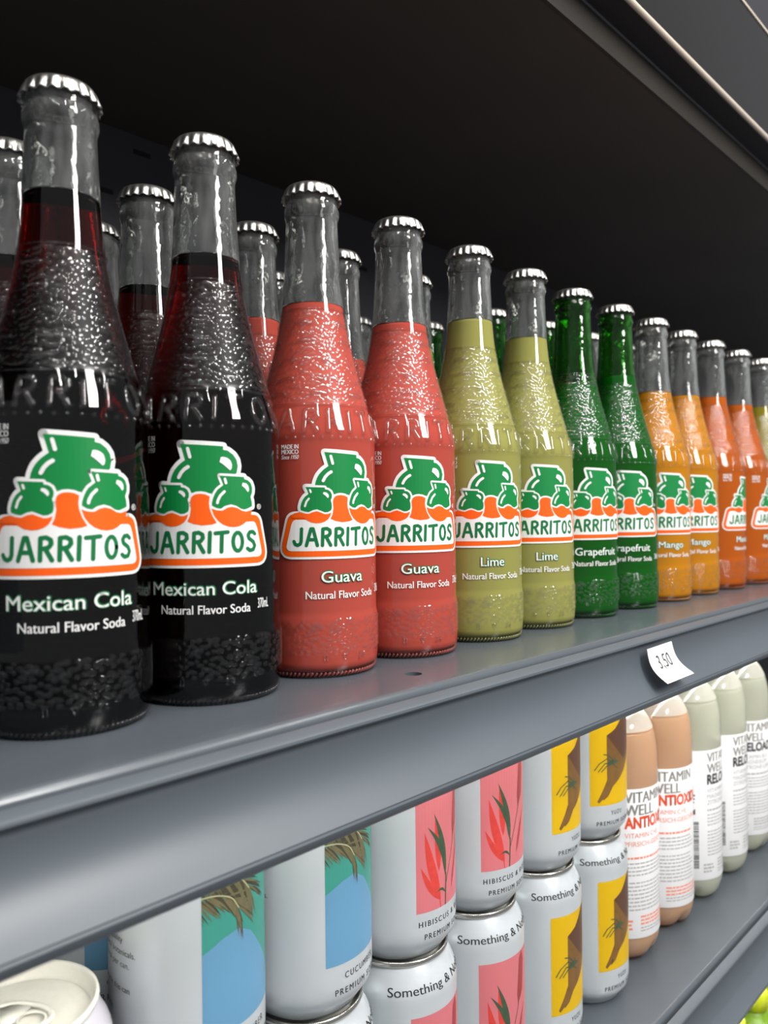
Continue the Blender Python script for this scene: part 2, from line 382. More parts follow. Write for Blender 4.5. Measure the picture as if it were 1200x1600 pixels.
upper = make_shelf(0.0, -.0715, 'upper grey metal shelf with price rail, carrying the glass soda bottles', hole=(.2763, -.0491, 0))
lower = make_shelf(ZL, -.0660, 'lower grey metal shelf carrying the stacked cans and plastic bottles')
third = make_shelf(Z3, -.0660, 'lowest grey metal shelf at the bottom right corner of the picture')

can_top = thing('shelf_canopy', 'black canopy with glossy header over the glass soda bottles', 'canopy', (0, 0, CEIL))
obj('ceiling_panel', box('ceiling_panel', (X0, -.028, 0), (X1, YB-.001, .012), M['black']), can_top)
obj('front_lip', extrude_x('front_lip', [(-.028, -.0005), (-.0305, 0), (-.0305, .021), (-.028, .021)], X0, X1, M['lip']), can_top)
obj('edge_trim', extrude_x('edge_trim', [(-.0312, .0205), (-.0290, .0205), (-.0290, .0218), (-.0312, .0218)], X0, X1, prin('edge_trim_grey', lin(112, 112, 116), .4)), can_top)
obj('recess_panel', extrude_x('recess_panel', [(-.0290, .0218), (-.0500, .0220), (-.0500, .0240), (-.0290, .0240)], X0, X1, M['navy']), can_top)
obj('light_bar_trim', extrude_x('light_bar_trim', [(-.0515+.0022*math.cos(a), .0235+.0022*math.sin(a)) for a in np.linspace(0, 2*PI, 12, endpoint=False)], X0, X1, M['chrome'], smooth=True), can_top)
obj('header_panel', extrude_x('header_panel', [(-.0500, .0258), (-.0520, .0258), (-.0500, .1260), (-.0480, .1260)], X0, X1, M['header']), can_top)
obj('header_trim', extrude_x('header_trim', [(-.0510, .1262), (-.0480, .1262), (-.0480, .1282), (-.0510, .1282)], X0, X1, M['chrome']), can_top)
obj('header_top_panel', extrude_x('header_top_panel', [(-.0500, .1284), (-.0470, .1284), (-.0470, .2000), (-.0500, .2000)], X0, X1, prin('header_top_grey', lin(44, 44, 50), .3)), can_top)

# ------------------------------------------------------------------ glass soda bottle
PROF = [(p[0]*.001, p[1]*.001) for p in [
 (27.6, .2), (28.9, .5), (30.1, 2.0), (30.8, 5), (31.1, 9.5), (31.2, 18), (31.2, 26.5), (31.0, 28.6), (30.7, 30), (30.7, 60), (30.7, 90), (30.7, 111.5), (30.95, 113), (30.9, 115),
 (30.5, 117.5), (29.5, 121.5), (28.0, 126.6), (26.4, 131.8), (24.2, 140), (21.9, 148.7), (19.8, 156.8), (17.8, 165.6), (16.3, 174), (15.2, 182.8), (14.4, 191), (13.9, 199.7),
 (13.35, 211), (12.95, 221), (12.95, 223), (13.4, 224.4), (13.85, 226.2), (13.7, 228.6), (13.1, 230), (12.9, 231), (13.1, 232.4), (13.3, 234.5), (13.2, 236.5), (12.6, 238.3)]]
PD = spline(PROF, .0016)
_zz = np.array([p[1] for p in PD]); _rr = np.array([p[0] for p in PD])
def RB(z): return float(np.interp(z, _zz, _rr))
_fillcache = {}
def bottle_meshes(fill, neck, body, liq, n=72):
    k = (round(fill, 4), neck, liq, n)
    if k in _fillcache: return _fillcache[k]
    below = [p for p in PD if p[1] < fill-.0004]; above = [p for p in PD if p[1] > fill+.0004]
    rf = RB(fill)
    out = [(.006, .0030), (.022, .0022), (.0262, .0004)]+below+[(rf, fill)]+above
    inner = [(.0098, .2384)]+[(max(RB(z)-.0026, .0085), z) for z in np.linspace(.236, fill-.0012, max(5, int((.236-fill)/.004)))]
    nb = 3+len(below)
    prof = out+inner
    g = lathe('bottle_glass', prof, n, [M[body], M[neck]], mfun=lambda i: 0 if i < nb else 1, cap0=True)
    lp = [(.004, .0042), (.024, .0034), (.0285, .0030)]+[(r-.00035, z) for r, z in below if z > .0032]
    lp += [(rf-.00040, fill-.0002), (rf-.0030, fill-.0008)]
    l = lathe('liquid', lp, n, M[liq], cap0=True, cap1=True)
    _fillcache[k] = (g, l); return g, l
# crown cap with 21 flutes
def cap_mesh():
    pr = [(.004, .24035), (.0085, .2403), (.0112, .2400), (.0124, .2394), (.0132, .2384), (.0137, .2370), (.0141, .2355), (.0146, .2341), (.0148, .2334), (.0145, .2333), (.0139, .2342), (.0136, .2355)]
    def mod(r, z, t):
        k = max(0, min(1, (.2392-z)/.0050)); s = math.cos(21*t); s = (abs(s)**.6)*(1 if s > 0 else -1)
        return r+.00050*k*s, z+.00022*k*s
    return lathe('crown_cap', pr, 168, M['cap'], mod=mod, cap0=True)
CAP = cap_mesh()
CAPP = lathe('cap_print', [(.003, .24050), (.0095, .24050), (.0110, .24022)], 48, M['cap_print'], cap0=True)
# --- emblem and lettering, in mm: u from the emblem's centre line, v from the bottom of its white border (z = 56 mm)
def arcp(cx, cy, r, a0, a1, n, ry=None): return [(cx+r*math.cos(math.radians(a)), cy+(ry or r)*math.sin(math.radians(a))) for a in np.linspace(a0, a1, n)]
def rtrap(wt, wb_, v0, v1, rad_t, rad_b):
    """rounded trapezoid, half widths wt (top) wb (bottom)"""
    p = arcp(wb_-rad_b, v0+rad_b, rad_b, -90, -6, 7)+arcp(wt-rad_t, v1-rad_t, rad_t, 6, 90, 7)
    return p+[(-x, y) for x, y in reversed(p)]
LET = {
 'J': ([[(.0, .24), (.07, .08), (.20, .02), (.33, .08), (.39, .25), (.42, .97)]], .50),
 'A': ([[(0, .0), (.25, .97), (.36, .97), (.58, .0)], [(.10, .34), (.50, .34)]], .66),
 'R': ([[(.02, .0), (.05, .95), (.26, .98), (.42, .88), (.44, .70), (.34, .55), (.10, .49)], [(.22, .5), (.46, .0)]], .55),
 'I': ([[(0, .0), (.04, .97)]], .12),
 'T': ([[(0, .93), (.56, .98)], [(.29, .95), (.26, .0)]], .62),
 'O': ([[(.25+.23*math.cos(a), .48+.47*math.sin(a)) for a in np.linspace(0, 2*PI, 15)]], .58),
 'S': ([[(.42, .86), (.30, .97), (.13, .95), (.04, .80), (.09, .63), (.33, .45), (.41, .25), (.32, .05), (.14, .01), (.0, .12)]], .46)}
def brand_strokes(u0, v0, h, gap, kx=1.0):
    x = u0; out = []
    for c in 'JARRITOS':
        st, wd = LET[c]
        for s in st: out.append([(x+p[0]*h*kx, v0+p[1]*h) for p in s])
        x += (wd+gap)*h*kx
    return out, x-gap*h*kx-u0
def C(x, y): return (31*math.asin(max(-.999, min(.999, (x-565)/655)))+2.5, (1128-(y+.04*(x-565)))/20.9)
def CP(*p): return smooth_poly([C(*q) for q in p])
def smooth_poly(p): return p
def emblem():
    W0, OR, GR, W1, O1, G1, W2 = B2(), B2(), B2(), B2(), B2(), B2(), B2()
    big = CP((348, 98), (700, 103), (700, 132), (740, 138), (785, 170), (813, 212), (822, 265), (812, 322), (700, 420), (640, 520), (430, 520), (262, 470), (262, 415), (268, 385), (280, 350), (295, 320), (312, 298), (330, 277), (352, 257), (385, 232))
    W0.poly(big); W0.stroke(big, 3.3, True); GR.poly(big)
    W2.poly(CP((692, 192), (679, 197), (669, 238), (690, 250), (712, 267), (755, 303), (768, 288), (772, 255), (760, 220), (738, 202), (716, 194)))
    W2.stroke(CP((408, 135), (426, 205)), 1.35); W2.stroke(CP((410, 288), (380, 308), (352, 340), (333, 378)), 1.45)
    def sym(r):   # right half points, mirrored to the left
        q = CP(*r); return q+[(-u, v) for u, v in reversed(q)]
    box = sym([(945, 672), (968, 674), (987, 682), (1003, 700), (1014, 730), (1055, 960), (1058, 1000), (1052, 1040), (1034, 1070), (1010, 1084), (985, 1089)])
    W0.poly(box); W0.stroke(box, 2.3, True); OR.poly(box)
    W1.poly(sym([(945, 730), (962, 737), (972, 752), (985, 790), (1022, 985), (1018, 1012), (1004, 1029), (985, 1034)]))
    # pedestal
    ped = CP((425, 575), (433, 543), (450, 525), (475, 514), (510, 510), (548, 514), (585, 530), (578, 580), (583, 630), (604, 690), (640, 750), (600, 765), (520, 775), (450, 765), (400, 745), (420, 700), (430, 640))
    W1.stroke(CP((420, 590), (432, 543), (450, 524), (475, 513), (510, 509), (548, 513), (590, 530)), 1.9); O1.poly(ped)
    W1.poly(CP((436, 505), (600, 505), (600, 560), (436, 560)))
    lj = CP((182, 443), (347, 443), (350, 460), (378, 464), (402, 480), (415, 510), (413, 540), (403, 562), (412, 600), (413, 640), (405, 662), (375, 680), (345, 683), (310, 668), (275, 655), (240, 665), (205, 685), (175, 680), (143, 667), (141, 640), (147, 605), (158, 572), (175, 540), (205, 510), (197, 480))
    rj = CP((668, 352), (872, 352), (876, 370), (905, 378), (930, 400), (943, 440), (942, 480), (928, 520), (938, 560), (940, 600), (905, 618), (875, 630), (845, 625), (805, 600), (760, 590), (710, 605), (675, 630), (640, 625), (602, 605), (603, 580), (612, 545), (628, 505), (650, 470), (698, 430), (685, 395))
    for p in (lj, rj): W0.poly(p); W0.stroke(p, 3.0, True); W1.poly(p); W1.stroke(p, 1.9, True); G1.poly(p)
    W1.stroke(CP((412, 600), (416, 650), (408, 700), (388, 745)), 1.9); W1.stroke(CP((596, 590), (596, 640), (612, 685), (645, 735)), 1.9)
    O1.poly(CP((75, 725), (95, 700), (130, 690), (165, 700), (205, 703), (240, 685), (275, 676), (310, 688), (345, 702), (375, 700), (406, 685), (398, 715), (378, 748), (350, 770), (312, 787), (268, 793), (225, 786), (190, 765), (165, 745), (75, 748)))
    O1.poly(CP((597, 630), (640, 645), (690, 646), (730, 622), (772, 612), (815, 620), (855, 643), (890, 649), (937, 632), (930, 672), (945, 700), (945, 731), (890, 733), (862, 757), (825, 776), (780, 783), (735, 779), (690, 762), (650, 732), (618, 690)))
    W2.poly(CP((336, 486), (329, 505), (352, 520), (375, 545), (386, 530), (382, 508), (362, 490))); W2.poly(CP((860, 401), (853, 428), (880, 448), (904, 481), (914, 462), (910, 430), (893, 408)))
    W2.stroke(CP((218, 470), (224, 492)), .9); W2.stroke(CP((208, 555), (188, 585), (176, 630)), .95)
    W2.stroke(CP((712, 378), (720, 412)), 1.05); W2.stroke(CP((706, 485), (672, 520), (652, 560), (648, 582)), 1.1)
    return W0, OR, GR, W1, O1, G1, W2
Z0 = .056; RL = lambda z: .0307
W0, OR, GR, W1, O1, G1, W2 = emblem()
def lay(b, mat, k, name, **kw): return wrap(name, b, M[mat], RL, Z0, 2.0, .0307, lift=.00006+.00007*k, **kw)
LAB = [('label_border', lay(W0, 'white', 0, 'label_border')), ('emblem_band', lay(OR, 'orange', 1, 'emblem_band')), ('large_jar_print', lay(GR, 'green', 1, 'large_jar_print')),
       ('name_plate', lay(W1, 'white', 2, 'name_plate')), ('drink_print', lay(O1, 'orange', 3, 'drink_print')), ('small_jar_print', lay(G1, 'green', 3, 'small_jar_print')), ('jar_glint', lay(W2, 'white', 4, 'jar_glint'))]
LT = B2(); st, wd = brand_strokes(0, 0, 8.0, .165); kx = 45.6/wd
st, wd = brand_strokes(-22.6, 6.3, 8.0, .165, kx)
for s in st: LT.stroke(s, 1.6)
LAB.append(('name_lettering', lay(LT, 'dgreen', 3, 'name_lettering')))
FX = B2()
FX.text('Natural Flavor Soda', 37.6, 3.5, 1.4, -18.6, .012); FX.text('370mL', 6.4, 4.0, 27.2, -17.6, .012)
FX.text('MADE IN', 8.6, 2.0, -28.6, 51.4, .03, 'L'); FX.text('MEXICO', 8.6, 2.0, -28.6, 49.0, .03, 'L'); FX.text('Since 1950', 8.8, 1.9, -28.7, 46.6, .015, 'L', 1.0, .3)
FX.stroke(arcp(25.2, 24.4, 1.0, 0, 360, 13), .22, nd=6); FX.text('R', 1.0, 1.2, 25.2, 23.8, .01)
FXM = lay(FX, 'white', 1, 'small_lettering')
_fl = {}
def flavour_mesh(t, wdt):
    if t not in _fl:
        a, b = B2(), B2(); a.text(t, wdt+.8, 5.2, 1.1, -10.9, .05); b.text(t, wdt, 5.2, .9, -11.0, .006)
        _fl[t] = (lay(a, 'dgreen', 1, 'flavour_outline'), lay(b, 'white', 2, 'flavour_lettering'))
    return _fl[t]
# --- raised glass: lettering, dashes, beads, ridge rings, rope ring at the foot
def emboss_mesh(mat):
    V = []; Fc = []
    def P(u, z, off): # u arc mm on r=29mm
        r = RB(z)+off; a = u*.001/.029; return (r*math.sin(a), -r*math.cos(a), z)
    for rep in (0, 1):
        st, wd = brand_strokes(0, 0, 11.0, .22); kx = 79/wd
        st, wd = brand_strokes(-39.5+rep*PI*29, 0, 11.0, .22, kx)
        for s in st:
            d = []
            for a, b in zip(s[:-1], s[1:]):
                m = max(1, int(math.hypot(b[0]-a[0], b[1]-a[1])/1.2))
                d += [(a[0]+(b[0]-a[0])*q/m, a[1]+(b[1]-a[1])*q/m) for q in range(m)]
            d.append(s[-1])
            tube_into(V, Fc, [P(u, .1150+v*.001, .00002) for u, v in d], .00135, 10, squash=.00085)
    for z, cnt, ph in ((.1690, 5, .2), (.1600, 6, .0), (.1500, 6, .5), (.1410, 7, .15), (.1335, 8, .6)):
        for i in range(cnt):
            a0 = 2*PI*(i+ph)/cnt; L = .0042/RB(z)
            tube_into(V, Fc, [((RB(zz)+.0001)*math.cos(a), (RB(zz)+.0001)*math.sin(a), zz) for a, zz in [(a0+L*q, z+.0006*(1-q*q)) for q in np.linspace(-1, 1, 7)]], .00090, 8, squash=.00070)
    for z, rr in ((.1285, .0006), (.1765, .0004)):
        tube_into(V, Fc, [((RB(z))*math.cos(a), (RB(z))*math.sin(a), z) for a in np.linspace(0, 2*PI, 64, endpoint=False)], rr, 6, True)
    for i in range(44):   # beads under the lettering
        a = 2*PI*i/44; c = Vector((math.cos(a)*RB(.1128), math.sin(a)*RB(.1128), .1128)); b = len(V)
        ax = Vector((math.cos(a), math.sin(a), 0)); tg = Vector((-math.sin(a), math.cos(a), 0)); uz = Vector((0, 0, 1))
        for rr, hh in ((.00085, 0), (.0006, .00035)):
            for q in range(8): V.append(c+tg*(rr*math.cos(q*PI/4))+uz*(rr*math.sin(q*PI/4))+ax*hh)
        V.append(c+ax*.0005)
        for q in range(8):
            Fc.append((b+q, b+(q+1) % 8, b+8+(q+1) % 8, b+8+q)); Fc.append((b+8+q, b+8+(q+1) % 8, b+16))
    for (u0, ch) in ((-9, [[(0, 0), (0, 2.6)], [(1.4, 0), (1.4, 2.6)]]), (0, [[(0, 2.6), (1.2, 0), (2.4, 2.6), (0, 2.6)]]), (9, [[(0, 2.2), (.8, 2.6), (1.4, 1.9), (0, 0), (1.6, 0)], [(3.6, 0), (3.6, 2.6), (2.4, .9), (4.1, .9)]])):
        for s in ch: tube_into(V, Fc, [P((u0+p[0])*.93, .0085+p[1]*.001, .0001) for p in s], .0003, 5)
    return mesh('raised_lettering', V, Fc, mat)
def rope_mesh(mat):
    V = []; Fc = []
    for i in range(90):
        a = 2*PI*i/90
        tube_into(V, Fc, [((.0283+.0014*q)*math.cos(a+.05*q), (.0283+.0014*q)*math.sin(a+.05*q), .0005+.0022*q) for q in (0, .5, 1)], .00055, 5)
    return mesh('knurled_foot', V, Fc, mat)
def stipple_mesh(mat):
    rng = np.random.RandomState(3); pts = []
    for z0, z1, sp, hk in ((.1300, .1750, .00205, .15), (.0115, .0272, .00240, .13)):
        cells = {}; area_ = 2*PI*RB((z0+z1)/2)*(z1-z0); tries = int(area_/sp**2*5)
        for _ in range(tries):
            a = rng.uniform(0, 2*PI); z = rng.uniform(z0, z1); r = RB(z); u = a*.03; key = (int(a*r/sp), int(z/sp)); ok = True
            for di in (-1, 0, 1):
                for dj in (-1, 0, 1):
                    for (a2, z2) in cells.get((key[0]+di, key[1]+dj), ()):
                        if ((a-a2)*r)**2+(z-z2)**2 < (sp*.86)**2: ok = False
            if ok: cells.setdefault(key, []).append((a, z)); pts.append((a, z, sp*rng.uniform(.36, .62), rng.uniform(1.0, 1.9), hk, rng.uniform(-.6, .6)))
    V = []; Fc = []; K = 8
    cs = [(math.cos(2*PI*q/K), math.sin(2*PI*q/K)) for q in range(K)]
    for a, z, r, el, hk, tw in pts:
        ca, sa = math.cos(a), math.sin(a); R = RB(z); sl = (RB(z+.0005)-RB(z-.0005))/.001; nl = math.hypot(1, sl)
        c = Vector((R*ca, R*sa, z)); n = Vector((ca/nl, sa/nl, -sl/nl)); tu = Vector((-sa, ca, 0)); tv = n.cross(tu); b = len(V); h = r*hk*1.6
        t1 = tu*math.cos(tw)+tv*math.sin(tw); t2 = tv*math.cos(tw)-tu*math.sin(tw)
        for rr, hh in ((1.0, -.04), (.72, .50), (.38, .86)):
            for x, y in cs: V.append(c+t1*(r*el*rr*x)+t2*(r*rr*y)+n*(h*hh+.00004))
        V.append(c+n*(h+.00004))
        for g in (0, K):
            for q in range(K): Fc.append((b+g+q, b+g+(q+1) % K, b+g+K+(q+1) % K, b+g+K+q))
        for q in range(K): Fc.append((b+2*K+q, b+2*K+(q+1) % K, b+3*K))
    return mesh('stippled_glass', V, Fc, mat)
STP = stipple_mesh(M['body_clear'])
EMB = emboss_mesh(M['body_clear'])
def body_liq(col): return prin('foot_'+str(col), M and (.3, .3, .3, 1), .2)
ROPE = {}; RELIEF = {}
def relief(o, liq):
    """raised glass with the drink behind it: shows the drink's colour under a polished surface"""
    if liq not in RELIEF:
        nd_ = [n for n in M[liq].node_tree.nodes if n.type in ('BSDF_DIFFUSE', 'BSDF_REFRACTION')][0]
        c = (.010, .004, .003, 1) if liq == 'cola' else tuple(q*(.75 if liq == 'grapefruit' else .95) for q in nd_.inputs[0].default_value[:3])+(1,)
        RELIEF[liq] = thin_glass('raised_glass_'+liq, (.995, .995, .995, 1), 1.7 if liq == 'cola' else 2.1, .085)
    o.material_slots[0].link = 'OBJECT'; o.material_slots[0].material = RELIEF[liq]; o['kind'] = 'stuff'
def rope(liq):
    if liq not in ROPE:
        nd_ = [n for n in M[liq].node_tree.nodes if n.type in ('BSDF_DIFFUSE', 'BSDF_REFRACTION')][0]; src = (.012, .008, .008, 1) if liq == 'cola' else nd_.inputs[0].default_value
        ROPE[liq] = rope_mesh(prin('knurl_'+liq, tuple(c*.6 for c in src[:3])+(1,), .12, 0, .6))
    return ROPE[liq]
GRP = 'glass soda bottles on the upper shelf'
def soda_bottle(x, y, flav, text, tw, fill, ang, label, front=True):
    """ang: how far the emblem is turned to the right of the line of sight, degrees"""
    A = math.atan2(x-CAM.x, y-CAM.y); rz = math.radians(ang)-A
    t = thing('soda_bottle', label, 'bottle', (x, y, .0), rz, GRP)
    green = flav == 'grapefruit'; nk, bd = ('neck_green', 'body_green') if green else ('neck_clear', 'body_clear')
    g, l = bottle_meshes(fill, nk, bd, flav, 96 if front else 48)
    go = obj('bottle_glass', g, t); relief(obj('raised_lettering', EMB, go), flav); obj('knurled_foot', rope(flav), go)['kind'] = 'stuff'; relief(obj('stippled_glass', STP, go), flav)
    obj('liquid', l, t)
    c = obj('crown_cap', CAP, t); obj('cap_print', CAPP, c)
    lb = obj('label_border', LAB[0][1], t)
    for nme, me in LAB[1:]: obj(nme, me, lb)
    a, b = flavour_mesh(text, tw); obj('flavour_outline', a, lb); obj('flavour_lettering', b, lb); obj('small_lettering', FXM, lb)['kind'] = 'stuff'
    return t
FRONT = [
 (.1291, -.0038, 'cola', 'Mexican Cola', 45, .1975, 2, 'dark cola bottle at the far left front, nearest the camera'),
 (.1924, -.0046, 'cola', 'Mexican Cola', 45, .1880, -5.5, 'dark cola bottle in front, touching the first red guava bottle'),
 (.2576, -.0006, 'guava', 'Guava', 21.8, .1800, 23.6, 'red guava bottle in front, beside the dark cola bottle'),
 (.3218, -.0006, 'guava', 'Guava', 21.8, .1810, 18, 'red guava bottle in front, beside the pale lime bottle'),
 (.3873, -.0002, 'lime', 'Lime', 15, .1945, 21.6, 'pale yellow-green lime bottle in front, beside the red guava bottle'),
 (.4519, .0012, 'lime', 'Lime', 15, .1935, 22, 'pale yellow-green lime bottle in front, beside the green glass bottle'),
 (.5164, .0025, 'grapefruit', 'Grapefruit', 34, .1700, 30, 'green glass grapefruit bottle in front, beside the pale lime bottle'),
 (.5814, .0017, 'grapefruit', 'Grapefruit', 34, .1830, 17.5, 'green glass grapefruit bottle in front, beside the amber mango bottle'),
 (.6447, .0010, 'mango', 'Mango', 22, .1768, 27, 'amber mango bottle in front, beside the green glass bottle'),
 (.7092, .0020, 'mango', 'Mango', 22, .1800, 25, 'amber mango bottle in front, beside the deep orange bottle'),
 (.7725, .0005, 'mandarin', 'Mandarin', 32, .1850, 74, 'deep orange mandarin bottle in front, beside the amber mango bottle'),
 (.8386, -.0012, 'mandarin', 'Mandarin', 32, .1830, 80, 'deep orange mandarin bottle in front, second from the right edge'),
 (.9056, -.0021, 'pineapple', 'Pineapple', 34, .1870, 72, 'olive yellow bottle cut off at the right edge of the upper shelf'),
]
for f in FRONT: soda_bottle(*f)
BACK = [
 (.1337, .0590, 'cola', 'Mexican Cola', 45, .1890, 30, 'dark cola bottle behind the nearest one, cut off at the left edge'),
 (.2011, .0600, 'cola', 'Mexican Cola', 45, .1900, -30, 'dark cola bottle behind and between the two front cola bottles'),
 (.2679, .0625, 'guava', 'Guava', 21.8, .1860, 10, 'guava bottle behind, seen between the cola and the first guava bottle'),
 (.3335, .0620, 'guava', 'Guava', 21.8, .1720, 40, 'guava bottle behind, seen between the two front guava bottles'),
 (.4040, .0635, 'lime', 'Lime', 15, .1900, -20, 'lime bottle mostly hidden behind the second red guava bottle'),
 (.5195, .0790, 'grapefruit', 'Grapefruit', 34, .1750, 15, 'green glass bottle behind, seen between the two pale lime bottles'),
 (.5869, .0717, 'grapefruit', 'Grapefruit', 34, .1800, -10, 'green glass bottle behind, seen between lime and front green bottle'),
 (.6520, .0680, 'mango', 'Mango', 22, .1500, 35, 'mango bottle behind, seen between the two front green bottles'),
 (.7170, .0665, 'mango', 'Mango', 22, .1780, 5, 'mango bottle behind the two front amber mango bottles'),
 (.7810, .0665, 'mandarin', 'Mandarin', 32, .1780, 5, 'orange mandarin bottle behind the front orange bottles'),
 (.2028, .1235, 'cola', 'Mexican Cola', 45, .1800, 60, 'dark cola bottle deep behind, just right of the nearest bottle neck'),
 (.3301, .1255, 'guava', 'Guava', 21.8, .1850, 60, 'guava bottle deep behind, at the left of the first guava neck'),
 (.5135, .1430, 'grapefruit', 'Grapefruit', 34, .1750, 60, 'dark green bottle deep behind, left of the first lime neck'),
 (.4554, .1727, 'lime', 'Lime', 15, .1820, 60, 'lime bottle deepest behind, left of the second guava neck'),
]
for f in BACK: soda_bottle(*f, front=False)

# ------------------------------------------------------------------ price tag
def price_tag():
    t = thing('price_tag', 'small white curled paper price tag reading 3,50 on the upper rail', 'price tag', (.472, -.0806, -.0085))
    TL, TR, BL, BR = Vector((.4547, -.0822, -.0088)), Vector((.4897, -.0822, -.0083)), Vector((.4535, -.0955, -.0278)), Vector((.4924, -.0955, -.0275))
    o = Vector((.472, -.0806, -.0085)); nu, nv = 10, 10
    def S(u, v):  # u 0..1, v 0 top..1 bottom
        p = TL.lerp(TR, u).lerp(BL.lerp(BR, u), v); k = math.sin(PI*v)
        return p+Vector((0, .0030*k, -.0018*k))-o
    V = [S(i/nu, j/nv)+Vector((0, d, 0)) for d in (0, .0002) for j in range(nv+1) for i in range(nu+1)]; Fc = []; q = (nu+1)*(nv+1)
    for s in (0, q):
        for j in range(nv):
            for i in range(nu):
                a = s+j*(nu+1)+i; Fc.append((a, a+nu+1, a+nu+2, a+1) if s == 0 else (a, a+1, a+nu+2, a+nu+1))
    obj('paper', mesh('paper', V, Fc, M['paper']), t)
    b = B2(); b.text('3,50', .50, .36, .5, .42, .0)
    me = wrap('price_numerals', b, M['ink'], None, step=.05, flat=True)
    for v in me.vertices:
        u, vv = v.co.x, 1-v.co.y; v.co = S(u, vv)+Vector((0, -.00025, .0001))
    obj('price_numerals', me, t)
price_tag()

# ------------------------------------------------------------------ cans
CH, CR = .1145, .0323
CPROF = [(p[0]*.001, p[1]*.001) for p in [(23.0, 2.2), (24.4, .2), (25.4, .2), (26.2, 1.6), (28.6, 5.0), (31.2, 8.4), (32.2, 12), (32.3, 16), (32.3, 60), (32.3, 97.5), (32.0, 100), (31.0, 102.6), (29.2, 106.2), (27.6, 109.2), (26.6, 110.8)]]
CD = spline(CPROF, .003)
_cz = np.array([p[1] for p in CD[4:]]); _cr = np.array([p[0] for p in CD[4:]])
def RC(z): return float(np.interp(z, _cz, _cr))
def can_body(mat, H=None):
    add = 0 if H is None else H-.1145
    pr = [(r, z if z < .05 else z+add) for r, z in CD]
    return lathe('can_body', [(.004, .006), (.018, .0055)]+pr, 96, mat, cap0=True)
def can_rim(H=.1145, mat='alu'):
    d = H-.1145
    return lathe('can_rim', [(.0264, .1104+d), (.0268, .1112+d), (.0276, .1120+d), (.0279, .1132+d), (.0276, .1142+d), (.0270, .1145+d), (.0264, .1142+d), (.0260, .1130+d), (.0256, .1085+d), (.0248, .1078+d)], 96, M[mat])
def can_lid(H=.1145, mat='lid'):
    d = H-.1145
    V = []; Fc = []; n = 96
    rad = [.0258, .0250, .0244, .0238, .0228, .0215, .0200, .0185, .0165, .0140, .0110, .0080, .0050, .0020]
    for r in rad:
        for j in range(n):
            a = 2*PI*j/n; x, y = r*math.cos(a), r*math.sin(a)
            z = .1086 if r < .0245 else .1078
            if r > .0255: z = .1100
            e = math.hypot(x/.0195, (y-.001)/.0130)     # pressed panel round the tab
            z -= .0007/(1+math.exp((e-1)*40)); e2 = math.hypot((x+.009)/.0085, y/.0075); z += .0005*math.exp(-((e2-1)*6)**2)
            V.append((x, y, z+d))
    for i in range(len(rad)-1):
        for j in range(n): Fc.append((i*n+j, i*n+(j+1) % n, (i+1)*n+(j+1) % n, (i+1)*n+j))
    Fc.append(tuple(range((len(rad)-1)*n, len(rad)*n)))
    return mesh('can_lid', V, Fc, M[mat])
def tab_mesh(H, mat='alu'):
    d = H-.1145; V = []; Fc = []
    P = [(.0125*math.cos(a)+.0005, .0074*math.sin(a), .1096+d+.0005*max(0, math.cos(a))) for a in np.linspace(0, 2*PI, 28, endpoint=False)]
    Q = [(.0052*math.cos(a)+.0058, .0042*math.sin(a), .1096+d) for a in np.linspace(0, 2*PI, 18, endpoint=False)]
    for pts, r in ((P, .0011), (Q, .0006)):
        b = len(V); n = 8
        for i, p in enumerate(pts):
            q = Vector(pts[(i+1) % len(pts)])-Vector(pts[i-1]); s = Vector((q.y, -q.x, 0)).normalized()
            for j in range(n): V.append(Vector(p)+s*(r*math.cos(2*PI*j/n))+Vector((0, 0, .7*r*math.sin(2*PI*j/n))))
        m = len(pts)
        for i in range(m):
            for j in range(n): Fc.append((b+i*n+j, b+i*n+(j+1) % n, b+((i+1) % m)*n+(j+1) % n, b+((i+1) % m)*n+j))
    b = len(V); c = [(-.0115, 0), (-.006, .0058), (.0008, .0060), (.0006, -.0060), (-.006, -.0058)]
    for dz in (.0, .0007): V += [(x, y, .1092+d+dz) for x, y in c]
    Fc += [tuple(range(b, b+5))[::-1], tuple(range(b+5, b+10))]+[(b+i, b+(i+1) % 5, b+5+(i+1) % 5, b+5+i) for i in range(5)]
    return mesh('pull_tab', V, Fc, M[mat])
CB, CRIM, CLID, CTAB = can_body(M['can']), can_rim(), can_lid(), tab_mesh(.1145)
PW, PZ0, PZ1 = 42.0, 26.0, 88.0
def cl(b, mat, k, name, clip=True, step=2.0, vstep=None):
    kw = dict(umin=0, umax=PW, vmin=PZ0, vmax=PZ1) if clip else {}
    return wrap(name, b, M[mat], RC, 0, step, .0323, vstep=vstep, lift=.00005+.00006*k, **kw)
def fr(u, v): return (u*PW, PZ0+v*(PZ1-PZ0))
def leaf(b, p, q, wdt, bend=0.0, n=9):
    """pointed blade from p to q"""
    dx, dy = q[0]-p[0], q[1]-p[1]; L = math.hypot(dx, dy); nx, ny = -dy/L, dx/L; a = []; c = []
    for i in range(n+1):
        t = i/n; m = (p[0]+dx*t+nx*bend*math.sin(PI*t), p[1]+dy*t+ny*bend*math.sin(PI*t)); ww = wdt*math.sin(PI*t**.8)*.5
        a.append((m[0]+nx*ww, m[1]+ny*ww)); c.append((m[0]-nx*ww, m[1]-ny*ww))
    b.poly(a+c[-2:0:-1])
